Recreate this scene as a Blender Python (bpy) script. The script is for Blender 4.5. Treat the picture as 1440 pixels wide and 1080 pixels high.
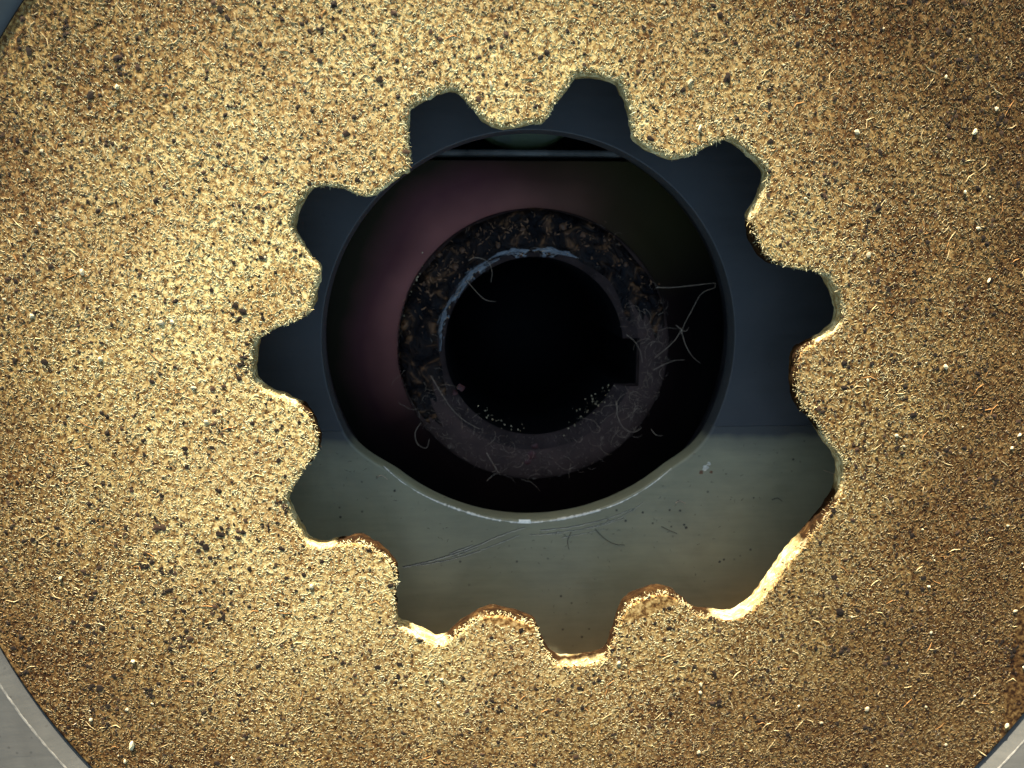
import bpy, bmesh, math, random
import numpy as np
from mathutils import Matrix, Vector
from mathutils.geometry import delaunay_2d_cdt

# ------------------------------------------------------------------ scene, camera, sky, sun
for o in list(bpy.data.objects):
    bpy.data.objects.remove(o, do_unlink=True)
S = bpy.context.scene
COL = S.collection
MM = 0.001
rng = np.random.default_rng(11)
random.seed(5)

F_PX = 1040.0                      # focal length in photo pixels (1440 wide), a phone's 26 mm
CAM_H = 120.0                      # camera height above the disc face in mm
TILT_X, TILT_Y = math.radians(-10), math.radians(-3)
ROT = Matrix.Rotation(TILT_Y, 3, 'Y') @ Matrix.Rotation(TILT_X, 3, 'X')

cam = bpy.data.cameras.new('Camera')
cam.sensor_width = 36.0
cam.lens = 36.0 * F_PX / 1440.0
cam.clip_start = 0.005
cam.clip_end = 50.0
cam_o = bpy.data.objects.new('Camera', cam)
COL.objects.link(cam_o)
cam_o.location = (0, 0, CAM_H * MM)
cam_o.rotation_euler = ROT.to_euler()
S.camera = cam_o
cam.dof.use_dof = True
cam.dof.focus_distance = 0.124
cam.dof.aperture_fstop = 20.0

SUN_EL, SUN_AZ = math.radians(9.2), math.radians(-10.0)
w = bpy.data.worlds.new('World')
S.world = w
w.use_nodes = True
nt = w.node_tree
sky = nt.nodes.new('ShaderNodeTexSky')
sky.sky_type = 'NISHITA'
sky.sun_disc = False
sky.sun_elevation = SUN_EL
sky.sun_rotation = SUN_AZ
bg = nt.nodes['Background']
bg.inputs['Strength'].default_value = 0.072
nt.links.new(sky.outputs[0], bg.inputs['Color'])

sun = bpy.data.lights.new('Sun', 'SUN')
sun.energy = 5.0
sun.angle = math.radians(0.6)
sun.color = (1.0, 0.91, 0.77)
sun_o = bpy.data.objects.new('Sun', sun)
COL.objects.link(sun_o)
to_sun = Vector((math.sin(SUN_AZ) * math.cos(SUN_EL), math.cos(SUN_AZ) * math.cos(SUN_EL), math.sin(SUN_EL)))
sun_o.rotation_euler = to_sun.to_track_quat('Z', 'Y').to_euler()
sun_o.location = to_sun * 2.0

S.view_settings.view_transform = 'Standard'
S.view_settings.look = 'None'
S.view_settings.gamma = 1.0
S.view_settings.use_curve_mapping = False
S.view_settings.exposure = 2.36

# ------------------------------------------------------------------ depths (mm, disc face = 0)
Z_RIM, Z_BACK, Z_PLATE, Z_HUB, Z_SHIELD = 0.9, -4.0, -17.5, -32.0, -38.0

def at(x, y, z=0.0):
    """photo pixel -> point (mm) on the plane at depth z"""
    d = ROT @ Vector(((x - 720) / F_PX, -(y - 540) / F_PX, -1.0))
    s = (z - CAM_H) / d.z
    return (d.x * s, d.y * s, z)

# ------------------------------------------------------------------ helpers
def link(name, me, mat=None, parent=None):
    o = bpy.data.objects.new(name, me)
    COL.objects.link(o)
    if mat is not None and me is not None:
        me.materials.append(mat)
    if parent is not None:
        o.parent = parent
    return o

def mesh_from(name, verts, faces, smooth=False):
    me = bpy.data.meshes.new(name)
    me.from_pydata([tuple(c * MM for c in v) for v in verts], [], faces)
    me.validate()
    me.update()
    if smooth:
        me.polygons.foreach_set('use_smooth', [True] * len(me.polygons))
    return me

def fast_mesh(name, V, Q, col=None, smooth=True):
    """numpy verts (mm) and equal-sized faces"""
    me = bpy.data.meshes.new(name)
    n, k = Q.shape
    me.vertices.add(len(V))
    me.vertices.foreach_set('co', (V * MM).astype(np.float32).ravel())
    me.loops.add(n * k)
    me.loops.foreach_set('vertex_index', Q.astype(np.int32).ravel())
    me.polygons.add(n)
    me.polygons.foreach_set('loop_start', np.arange(0, n * k, k, dtype=np.int32))
    me.polygons.foreach_set('loop_total', np.full(n, k, dtype=np.int32))
    me.polygons.foreach_set('use_smooth', np.full(n, smooth))
    me.update(calc_edges=True)
    if col is not None:
        a = me.color_attributes.new('Col', 'FLOAT_COLOR', 'POINT')
        c4 = np.ones((len(V), 4), np.float32)
        c4[:, :3] = col
        a.data.foreach_set('color', c4.ravel())
    return me

def tag(o, label, cat, group=None, kind=None):
    o['label'] = label
    o['category'] = cat
    if group: o['group'] = group
    if kind: o['kind'] = kind
    return o

def thing(name, label, cat, loc=(0, 0, 0), group=None):
    o = bpy.data.objects.new(name, None)
    o.empty_display_size = 0.01
    COL.objects.link(o)
    o.location = [c * MM for c in loc]
    return tag(o, label, cat, group)

def lathe(name, prof, cx, cy, n=192, a0=0.0, a1=2 * math.pi, closed_prof=False, jit=0.0):
    """revolve a list of (r, z) about the vertical through cx, cy; mm"""
    full = abs(a1 - a0 - 2 * math.pi) < 1e-6
    m = len(prof)
    V, Fc = [], []
    cols = n if full else n + 1
    for i in range(cols):
        a = a0 + (a1 - a0) * i / n
        j = 1.0
        for (r, z) in prof:
            rr = r + (random.uniform(-jit, jit) if jit else 0)
            V.append((cx + rr * math.cos(a), cy + rr * math.sin(a), z))
    for i in range(n):
        i2 = (i + 1) % cols
        for k in range(m if closed_prof else m - 1):
            k2 = (k + 1) % m
            Fc.append((i * m + k, i2 * m + k, i2 * m + k2, i * m + k2))
    if closed_prof and not full:
        Fc.append(tuple(range(m))[::-1])
        Fc.append(tuple(n * m + k for k in range(m)))
    me = mesh_from(name, V, Fc, True)
    return me

def sharp(o, deg=35):
    me = o.data
    bm = bmesh.new(); bm.from_mesh(me)
    bmesh.ops.recalc_face_normals(bm, faces=bm.faces)
    for e in bm.edges:
        if len(e.link_faces) == 2 and e.calc_face_angle(0) > math.radians(deg):
            e.smooth = False
    bm.to_mesh(me); bm.free()
    return o

def tube(pts, r0, r1=None, sides=5):
    """verts, faces of a tapered tube along mm points"""
    r1 = r0 if r1 is None else r1
    V, Fc = [], []
    P = [Vector(p) for p in pts]
    n = len(P)
    for i, p in enumerate(P):
        t = (P[min(i + 1, n - 1)] - P[max(i - 1, 0)]).normalized()
        u = t.cross(Vector((0, 0, 1)))
        u = u.normalized() if u.length > 1e-4 else Vector((1, 0, 0))
        v = t.cross(u)
        r = r0 + (r1 - r0) * i / (n - 1)
        for k in range(sides):
            a = 2 * math.pi * k / sides
            V.append(tuple(p + (u * math.cos(a) + v * math.sin(a)) * r))
    for i in range(n - 1):
        for k in range(sides):
            k2 = (k + 1) % sides
            Fc.append((i * sides + k, i * sides + k2, (i + 1) * sides + k2, (i + 1) * sides + k))
    Fc.append(tuple(range(sides))[::-1]); Fc.append(tuple((n - 1) * sides + k for k in range(sides)))
    return V, Fc

def catmull(pts, step, closed=False):
    P = np.asarray(pts, float)
    n = len(P); out = []
    segs = n if closed else n - 1
    for i in range(segs):
        if closed:
            p0, p1, p2, p3 = P[(i - 1) % n], P[i], P[(i + 1) % n], P[(i + 2) % n]
        else:
            p0, p1, p2, p3 = P[max(i - 1, 0)], P[i], P[i + 1], P[min(i + 2, n - 1)]
        k = max(1, int(round(np.linalg.norm(p2 - p1) / step)))
        for t in np.arange(k) / k:
            out.append(0.5 * (2 * p1 + (p2 - p0) * t + (2 * p0 - 5 * p1 + 4 * p2 - p3) * t * t + (3 * p1 - p0 - 3 * p2 + p3) * t ** 3))
    if not closed: out.append(P[-1])
    return np.array(out)

# ------------------------------------------------------------------ materials
def mat(name):
    m = bpy.data.materials.new(name)
    m.use_nodes = True
    return m, m.node_tree, m.node_tree.nodes['Principled BSDF']

def N(t, kind, **kw):
    n = t.nodes.new(kind)
    for k, v in kw.items():
        if k in n.inputs: n.inputs[k].default_value = v
        else: setattr(n, k, v)
    return n

def noise(t, scale, detail=4.0, rough=0.6, dist=0.0, vec=None):
    n = N(t, 'ShaderNodeTexNoise')
    n.inputs['Scale'].default_value = scale
    n.inputs['Detail'].default_value = detail
    n.inputs['Roughness'].default_value = rough
    n.inputs['Distortion'].default_value = dist
    if vec is not None: t.links.new(vec, n.inputs['Vector'])
    return n

def ramp(t, fac, stops):
    r = t.nodes.new('ShaderNodeValToRGB')
    e = r.color_ramp.elements
    e[0].position, e[0].color = stops[0][0], (*stops[0][1], 1)
    e[1].position, e[1].color = stops[-1][0], (*stops[-1][1], 1)
    for p, c in stops[1:-1]:
        x = e.new(p); x.color = (*c, 1)
    t.links.new(fac, r.inputs['Fac'])
    return r

def mix(t, fac, a, b, mode='MIX'):
    m = t.nodes.new('ShaderNodeMix'); m.data_type = 'RGBA'; m.blend_type = mode
    for s, v in ((0, fac), (6, a), (7, b)):
        if hasattr(v, 'is_linked') or hasattr(v, 'links'): t.links.new(v, m.inputs[s])
        else: m.inputs[s].default_value = v if s == 0 else (*v, 1)
    return m.outputs[2]

def obj_vec(t):
    return t.nodes.new('ShaderNodeTexCoord').outputs['Object']

def bump(t, b, h, strength, dist, prev=None):
    n = N(t, 'ShaderNodeBump')
    n.inputs['Strength'].default_value = strength
    n.inputs['Distance'].default_value = dist
    t.links.new(h, n.inputs['Height'])
    if prev is not None: t.links.new(prev, n.inputs['Normal'])
    if b is not None: t.links.new(n.outputs[0], b.inputs['Normal'])
    return n.outputs[0]

def g(v): return (v, v, v)

# pressed-fibre friction lining
M_DISC, t, b = mat('friction_lining')
v = obj_vec(t)
n1 = noise(t, 1100, 5, 0.65, 0.3, v); n2 = noise(t, 140, 4, 0.6, 0.0, v); n3 = noise(t, 30, 3, 0.5, 0.0, v)
cb = ramp(t, n1.outputs['Fac'], [(0.36, (0.11, 0.058, 0.018)), (0.46, (0.36, 0.23, 0.080)), (0.55, (0.72, 0.58, 0.24)), (0.68, (0.92, 0.80, 0.42))])
c1 = ramp(t, n1.outputs['Fac'], [(0.34, (0.030, 0.015, 0.006)), (0.46, (0.17, 0.10, 0.035)), (0.57, (0.50, 0.38, 0.15)), (0.70, (0.82, 0.71, 0.36))])
c2 = ramp(t, n2.outputs['Fac'], [(0.3, (0.50, 0.42, 0.36)), (0.7, (1.1, 1.08, 1.0))])
c3 = ramp(t, n3.outputs['Fac'], [(0.35, (0.74, 0.66, 0.62)), (0.65, (1.05, 1.05, 1.0))])
ofs = N(t, 'ShaderNodeVectorMath', operation='DISTANCE'); t.links.new(v, ofs.inputs[0]); ofs.inputs[1].default_value = (-0.020, 0.012, 0)  # off-centre wear tone also paints in a bright zone and dim corners
wn = N(t, 'ShaderNodeMath', operation='MULTIPLY_ADD'); t.links.new(n3.outputs['Fac'], wn.inputs[0]); wn.inputs[1].default_value = 0.036; t.links.new(ofs.outputs['Value'], wn.inputs[2])
wr = N(t, 'ShaderNodeMapRange'); wr.inputs['From Min'].default_value = 0.062; wr.inputs['From Max'].default_value = 0.122; t.links.new(wn.outputs[0], wr.inputs['Value'])
wm = ramp(t, wr.outputs[0], [(0.0, g(0)), (0.5, g(0.9)), (1.0, g(1))])
col = mix(t, wm.outputs[0], cb.outputs[0], c1.outputs[0])
c2m = mix(t, wm.outputs[0], (1, 1, 1), c2.outputs[0])
col = mix(t, 1.0, col, c2m, 'MULTIPLY')
n5 = noise(t, 55, 3, 0.55, 0.6, v)
c5 = ramp(t, n5.outputs['Fac'], [(0.34, (0.70, 0.60, 0.54)), (0.55, (1, 1, 1))])
col = mix(t, 1.0, col, c5.outputs[0], 'MULTIPLY')
col = mix(t, 1.0, col, c3.outputs[0], 'MULTIPLY')
wc = ramp(t, wr.outputs[0], [(0.0, (1, 1, 1)), (0.45, (0.72, 0.64, 0.58)), (1.0, (0.36, 0.29, 0.25))])
col = mix(t, 1.0, col, wc.outputs[0], 'MULTIPLY')
vo = N(t, 'ShaderNodeTexVoronoi'); vo.inputs['Scale'].default_value = 520
t.links.new(v, vo.inputs['Vector'])
pit = ramp(t, vo.outputs['Distance'], [(0.10, g(1)), (0.22, g(0))])
pn = noise(t, 260, 2, 0.5, 0, v)
pm = ramp(t, pn.outputs['Fac'], [(0.52, g(0)), (0.60, g(1))])
pf = mix(t, 1.0, pit.outputs[0], pm.outputs[0], 'MULTIPLY')
col = mix(t, pf, col, (0.012, 0.010, 0.009))
t.links.new(col, b.inputs['Base Color'])
b.inputs['Roughness'].default_value = 0.85
b.inputs['Specular IOR Level'].default_value = 0.10
p1 = bump(t, None, n1.outputs['Fac'], 0.7, 0.00010)
inv = N(t, 'ShaderNodeMath', operation='SUBTRACT'); inv.inputs[0].default_value = 1.0
t.links.new(pf, inv.inputs[1])
p2 = bump(t, b, inv.outputs[0], 0.8, 0.0003, p1)

# cut wall of the hole: raw cream fibre, glazed brown where the hub rubbed (attribute)
M_WALL, t, b = mat('cut_lining_edge')
v = obj_vec(t)
mp = N(t, 'ShaderNodeMapping'); mp.inputs['Scale'].default_value = (1, 1, 2.6)
t.links.new(v, mp.inputs['Vector'])
n1 = noise(t, 420, 5, 0.7, 0.3, mp.outputs[0]); n2 = noise(t, 190, 4, 0.6, 0, v)
raw = ramp(t, n1.outputs['Fac'], [(0.32, (0.20, 0.13, 0.055)), (0.48, (0.32, 0.24, 0.10)), (0.62, (0.60, 0.52, 0.29))])
gl = ramp(t, n1.outputs['Fac'], [(0.34, (0.006, 0.003, 0.001)), (0.52, (0.022, 0.010, 0.003)), (0.70, (0.075, 0.040, 0.012))])
at_ = N(t, 'ShaderNodeAttribute', attribute_name='Col')
ad = N(t, 'ShaderNodeMath', operation='ADD'); t.links.new(at_.outputs['Fac'], ad.inputs[0]); t.links.new(n2.outputs['Fac'], ad.inputs[1])
gm = ramp(t, ad.outputs[0], [(0.78, g(0)), (1.0, g(1))])
t.links.new(mix(t, gm.outputs[0], raw.outputs[0], gl.outputs[0]), b.inputs['Base Color'])
b.inputs['Roughness'].default_value = 0.9
b.inputs['Specular IOR Level'].default_value = 0.06
bump(t, b, n1.outputs['Fac'], 1.0, 0.0006)

# attribute-coloured fibres and grains
def attr_mat(name, rough, spec=0.3):
    m, t, b = mat(name)
    a = N(t, 'ShaderNodeAttribute', attribute_name='Col')
    t.links.new(a.outputs['Color'], b.inputs['Base Color'])
    b.inputs['Roughness'].default_value = rough
    b.inputs['Specular IOR Level'].default_value = spec
    return m
M_FIB = attr_mat('pressed_fibres', 0.8, 0.10)
M_GRAIN = attr_mat('mineral_grains', 0.75, 0.1)
M_LINT = attr_mat('lint', 0.5, 0.4)

def plain(name, colr, rough, metal=0.0, nscale=None, var=0.25, bmp=0.0, spec=0.5, bscale=None, bdist=0.0001):
    m, t, b = mat(name)
    v = obj_vec(t)
    n = noise(t, nscale or 200, 5, 0.65, 0.2, v)
    lo = tuple(c * (1 - var) for c in colr); hi = tuple(c * (1 + var) for c in colr)
    r = ramp(t, n.outputs['Fac'], [(0.3, lo), (0.7, hi)])
    t.links.new(r.outputs[0], b.inputs['Base Color'])
    rr = ramp(t, n.outputs['Fac'], [(0.3, g(max(0.02, rough - 0.1))), (0.7, g(min(1, rough + 0.12)))])
    t.links.new(rr.outputs[0], b.inputs['Roughness'])
    b.inputs['Metallic'].default_value = metal
    b.inputs['Specular IOR Level'].default_value = spec
    if bmp:
        nb = noise(t, bscale or 1500, 4, 0.6, 0, v)
        bump(t, b, nb.outputs['Fac'], bmp, bdist)
    return m

def paint(name, base, rough, speck=0.5):
    """machine enamel: faint orange-peel, fine dust, brushed-on smears and dark specks"""
    m, t, b = mat(name)
    v = obj_vec(t)
    n1 = noise(t, 60, 5, 0.6, 0.5, v); n2 = noise(t, 1300, 3, 0.6, 0, v)
    mp = N(t, 'ShaderNodeMapping'); mp.inputs['Scale'].default_value = (0.35, 3.0, 1); mp.inputs['Rotation'].default_value = (0, 0, 0.35)
    t.links.new(v, mp.inputs['Vector'])
    n3 = noise(t, 260, 5, 0.7, 0, mp.outputs[0])
    c = ramp(t, n1.outputs['Fac'], [(0.3, tuple(x * 0.82 for x in base)), (0.7, tuple(x * 1.15 for x in base))])
    c3 = ramp(t, n3.outputs['Fac'], [(0.35, g(0.93)), (0.66, g(1.06))])
    col = mix(t, 1.0, c.outputs[0], c3.outputs[0], 'MULTIPLY')
    vo = N(t, 'ShaderNodeTexVoronoi'); vo.inputs['Scale'].default_value = 420; t.links.new(v, vo.inputs['Vector'])
    sp = ramp(t, vo.outputs['Distance'], [(0.07, g(1)), (0.13, g(0))])
    ng = noise(t, 75, 2, 0.5, 0, v); ngm = ramp(t, ng.outputs['Fac'], [(0.5, g(0)), (0.62, g(speck))])
    f = mix(t, 1.0, sp.outputs[0], ngm.outputs[0], 'MULTIPLY')
    col = mix(t, f, col, (0.02, 0.018, 0.014))
    t.links.new(col, b.inputs['Base Color'])
    rr = ramp(t, n3.outputs['Fac'], [(0.3, g(rough - 0.08)), (0.7, g(rough + 0.12))])
    t.links.new(rr.outputs[0], b.inputs['Roughness'])
    pb = bump(t, None, n2.outputs['Fac'], 0.25, 0.00006)
    bump(t, b, n3.outputs['Fac'], 0.15, 0.0001, pb)
    return m

M_UP = paint('shaded_enamel', (0.042, 0.043, 0.042), 0.42, 0.4)  # plate enamel darkened, the upper half's shade put into its colour
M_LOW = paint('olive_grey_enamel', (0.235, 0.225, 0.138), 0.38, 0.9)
M_FLANGE = paint('flange_grey', (0.075, 0.073, 0.062), 0.55, 0.5)
M_BARE = plain('bare_worn_steel', (0.80, 0.78, 0.70), 0.28, 1.0, 900, 0.2, 0.4)
M_LIP = plain('chipped_lip_glint', (0.86, 0.83, 0.72), 0.35, 0.25, 900, 0.3, 0.5)
M_EDGE = plain('worn_paint_edge', (0.15, 0.145, 0.125), 0.45, 0.0, 700, 0.5, 0.4)
M_GOUGE = plain('scratched_enamel_edge', (0.52, 0.51, 0.42), 0.35, 0.1, 900, 0.4, 0.4)
M_GROOVE = plain('scratch_groove', (0.035, 0.036, 0.030), 0.6, 0.0, 900, 0.3, 0.3)
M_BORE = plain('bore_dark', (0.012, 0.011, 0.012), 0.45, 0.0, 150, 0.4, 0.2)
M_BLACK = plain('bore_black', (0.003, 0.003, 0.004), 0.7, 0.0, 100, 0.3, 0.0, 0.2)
M_HUB = plain('hub_oily_steel', (0.070, 0.041, 0.033), 0.6, 0.0, 180, 0.35, 0.5, 0.15, 900, 0.0002)
M_HUBSIDE = plain('hub_side_steel', (0.010, 0.009, 0.010), 0.4, 0.0, 260, 0.4, 0.3)
M_CHAMF = plain('hub_chamfer_steel', (0.042, 0.028, 0.025), 0.6, 0.0, 220, 0.5, 0.6, 0.05, 700, 0.0003)
M_OIL = plain('oil_sheen', (0.010, 0.010, 0.012), 0.09, 0.0, 160, 0.3, 0.15, 1.0, 160, 0.0005)
M_OIL.node_tree.nodes['Principled BSDF'].inputs['IOR'].default_value = 1.65
M_RUSTBR = plain('brown_residue', (0.16, 0.075, 0.035), 0.45, 0.0, 700, 0.5, 0.6)
M_DRED = plain('dark_red_residue', (0.075, 0.016, 0.013), 0.5, 0.0, 700, 0.5, 0.6)
M_FLAKE = plain('cream_flake', (0.60, 0.50, 0.28), 0.7, 0.0, 1200, 0.25, 0.8)
M_CHIP = plain('metal_chip', (0.80, 0.62, 0.36), 0.35, 0.6, 800, 0.3, 0.3)
M_GREEN = plain('green_plug', (0.12, 0.15, 0.06), 0.4, 0.0, 160, 0.4, 0.3)
M_LEDGE = plain('ledge_steel', (0.22, 0.21, 0.18), 0.4, 0.3, 120, 0.6, 0.2)

M_GREASE, t, b = mat('black_grease')
v = obj_vec(t)
n1 = noise(t, 230, 5, 0.6, 1.2, v); n2 = noise(t, 90, 3, 0.5, 0.5, v)
c = ramp(t, n1.outputs['Fac'], [(0.42, (0.004, 0.003, 0.004)), (0.56, (0.024, 0.013, 0.008)), (0.66, (0.20, 0.095, 0.042))])
t.links.new(c.outputs[0], b.inputs['Base Color'])
b.inputs['Roughness'].default_value = 0.16
b.inputs['Specular IOR Level'].default_value = 0.14
bump(t, b, n1.outputs['Fac'], 1.0, 0.0016)

# temper-coloured steel: straw-green outside, purple-red inside, one-sided glow painted in
M_TINT, t, b = mat('temper_tinted_steel')
v = obj_vec(t)
sep = N(t, 'ShaderNodeSeparateXYZ'); t.links.new(v, sep.inputs[0])
ln = N(t, 'ShaderNodeVectorMath', operation='LENGTH'); t.links.new(v, ln.inputs[0])
nn = noise(t, 45, 3, 0.5, 0.0, v)
ra = N(t, 'ShaderNodeMath', operation='MULTIPLY_ADD'); ra.inputs[1].default_value = 0.012; t.links.new(nn.outputs['Fac'], ra.inputs[0]); t.links.new(ln.outputs['Value'], ra.inputs[2])
sc = N(t, 'ShaderNodeMapRange'); sc.inputs['From Min'].default_value = 0.030; sc.inputs['From Max'].default_value = 0.056
t.links.new(ra.outputs[0], sc.inputs['Value'])
rc = ramp(t, sc.outputs[0], [(0.0, (0.98, 0.46, 0.36)), (0.20, (0.78, 0.29, 0.24)), (0.44, (0.26, 0.090, 0.090)), (0.68, (0.055, 0.042, 0.020)), (1.0, (0.018, 0.018, 0.009))])
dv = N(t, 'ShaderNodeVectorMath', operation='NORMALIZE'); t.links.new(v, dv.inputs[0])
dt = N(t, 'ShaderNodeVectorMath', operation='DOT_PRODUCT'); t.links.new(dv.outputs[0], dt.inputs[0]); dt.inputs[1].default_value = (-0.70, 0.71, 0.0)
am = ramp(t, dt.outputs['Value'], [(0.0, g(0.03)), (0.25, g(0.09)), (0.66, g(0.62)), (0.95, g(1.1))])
# ramp clamps negative dot: painted glow falls off, far side near-black
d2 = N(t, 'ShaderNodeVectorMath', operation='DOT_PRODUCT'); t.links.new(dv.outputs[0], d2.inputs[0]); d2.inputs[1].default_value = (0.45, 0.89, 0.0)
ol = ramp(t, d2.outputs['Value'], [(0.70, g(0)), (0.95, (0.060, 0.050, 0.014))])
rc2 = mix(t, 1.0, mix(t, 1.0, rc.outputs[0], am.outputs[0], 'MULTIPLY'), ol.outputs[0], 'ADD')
t.links.new(rc2, b.inputs['Base Color'])
b.inputs['Metallic'].default_value = 0.35
b.inputs['Roughness'].default_value = 0.45

# ------------------------------------------------------------------ traced outline of the toothed hole
OUT = [(574.7,232.8),(572,171.7),(577,149),(603,133.5),(627,122.8),(642.5,125),(658,141),(679,165.6),(697.5,176),(722,177),(744,172),(766.7,167),(776.7,151.7),(801.7,115),(811.7,103),(836.7,103),(866.7,110.7),(877,123),(888,156.7),(891.7,183),(903,200),(933,215),(956.7,220),(980,211.7),(1013,196.7),(1033,194),(1056.7,213),(1076.7,233.3),(1081.7,246.7),(1073,273),(1060,301.7),(1060,322),(1070,346.7),(1086.7,366.7),(1113,375),(1153,381.7),(1165,386.7),(1173,400),(1183,420),(1185,446.7),(1173,466.7),(1146.7,481.7),(1128,493),(1121.7,516.7),(1121.7,546.7),(1126.7,570),(1150,595),(1165,620),(1183,643),(1188,663),(1185,689.5),(1169,718),(1143,750),(1111,788.5),(1095.4,811),(1073,842.8),(1054,860),(1034.7,870),(1009,868),(983.6,865),(967.6,852),(945,836),(926,835),(903.7,841),(884.6,852),(872,871.5),(864,897),(856,919.4),(843,929),(817.5,934),(788.7,935),(774,926),(763,908),(752.8,883),(743.6,876.7),(725,869),(701,864.5),(679.5,866),(661,876.7),(643,890.4),(627.5,902.7),(612,907),(588,895),(563,884),(556.6,873.6),(555.7,840),(558,815.6),(551,794),(532.8,777),(514.5,766),(499,762),(478,766),(450,770),(430.4,763.6),(419.7,748),(406,721),(400,707),(407.5,690),(422.8,666),(442.6,640),(447,620),(441,598.6),(428.6,577),(407,563.5),(376.7,551),(358,537.5),(352,528),(354,504),(357,479.5),(367.5,472),(386,461),(416,450),(435,436.7),(441,412),(447,379.5),(431.7,358),(416,333.6),(409,315),(415,291),(431.7,266.4),(450,260),(480.6,263),(505,272.5),(523,272.5),(541.7,260),(563,242)]
HOLE = catmull([at(x, y)[:2] for x, y in OUT], 0.45, closed=True)
nH = len(HOLE)
tan = np.roll(HOLE, -1, 0) - np.roll(HOLE, 1, 0)
tan /= np.linalg.norm(tan, axis=1)[:, None]
area = 0.5 * np.sum(HOLE[:, 0] * np.roll(HOLE[:, 1], -1) - np.roll(HOLE[:, 0], -1) * HOLE[:, 1])
NRM = np.c_[tan[:, 1], -tan[:, 0]] * (1 if area > 0 else -1)      # outward, into the disc material

def fit_circle(P):
    P = np.asarray(P, float)
    A = np.c_[2 * P, np.ones(len(P))]
    s = np.linalg.lstsq(A, (P ** 2).sum(1), rcond=None)[0]
    return s[0], s[1], math.sqrt(s[2] + s[0] ** 2 + s[1] ** 2)

def circ_px(pts, z):
    return fit_circle([at(x, y, z)[:2] for x, y in pts])

DX, DY, DR = circ_px([(0,916),(55,997),(128,1080),(1440,1002),(1377.5,1080),(31,0),(0,48.6)], 0)
BX, BY, BR = circ_px([(454.6,479),(462,547),(467,386),(511,294),(1030,413),(1000,333),(927,253),(863,210),(735,181),(1030,513)], Z_PLATE)
LX, LY, LR = circ_px([(523,635),(554,666),(615,704),(691,726),(740,730),(820,722),(900,691),(953,647)], Z_PLATE + 0.12)
HX, HY, HR = circ_px([(560,440),(577,560),(640,640),(750,680),(860,640),(925,560),(940,470),(900,360),(600,365)], Z_HUB)
IX, IY, IR = circ_px([(632,470),(650,400),(700,372),(760,365),(640,540),(700,600),(750,610),(830,580),(850,410)], Z_HUB - 2.5)
print('disc', DX, DY, DR, 'bore', BX, BY, BR, 'lower', LX, LY, LR, 'hub', HX, HY, HR, 'inner', IX, IY, IR)

# ------------------------------------------------------------------ housing flange (corners of the picture)
fl = thing('housing_flange', 'grey painted round housing flange with bright worn rim around the tan disc', 'flange', (DX, DY, Z_PLATE - 4))
def lathe_child(name, prof, m, parent, c=(0, 0), n=256, closed=True, jit=0.0):
    o = link(name, lathe(name, prof, c[0], c[1], n, closed_prof=closed, jit=jit), m, parent)
    return sharp(o)
zf = Z_PLATE - 4
RW = DR + 0.25
lathe_child('rim', [(RW + 2.2, Z_RIM - 0.12 - zf), (RW + 2.4, Z_RIM - zf), (160, Z_RIM - zf), (160, -1 - 0), (RW, -1.0), (RW, -0.6 - zf)], M_FLANGE, fl)
lathe_child('rim_edge', [(RW + 2.12, Z_RIM - 0.16 - zf), (RW + 2.22, Z_RIM - 0.02 - zf), (RW + 2.38, Z_RIM + 0.03 - zf), (RW + 2.36, Z_RIM - 0.2 - zf)], M_EDGE, fl, jit=0.05, n=900)

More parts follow.
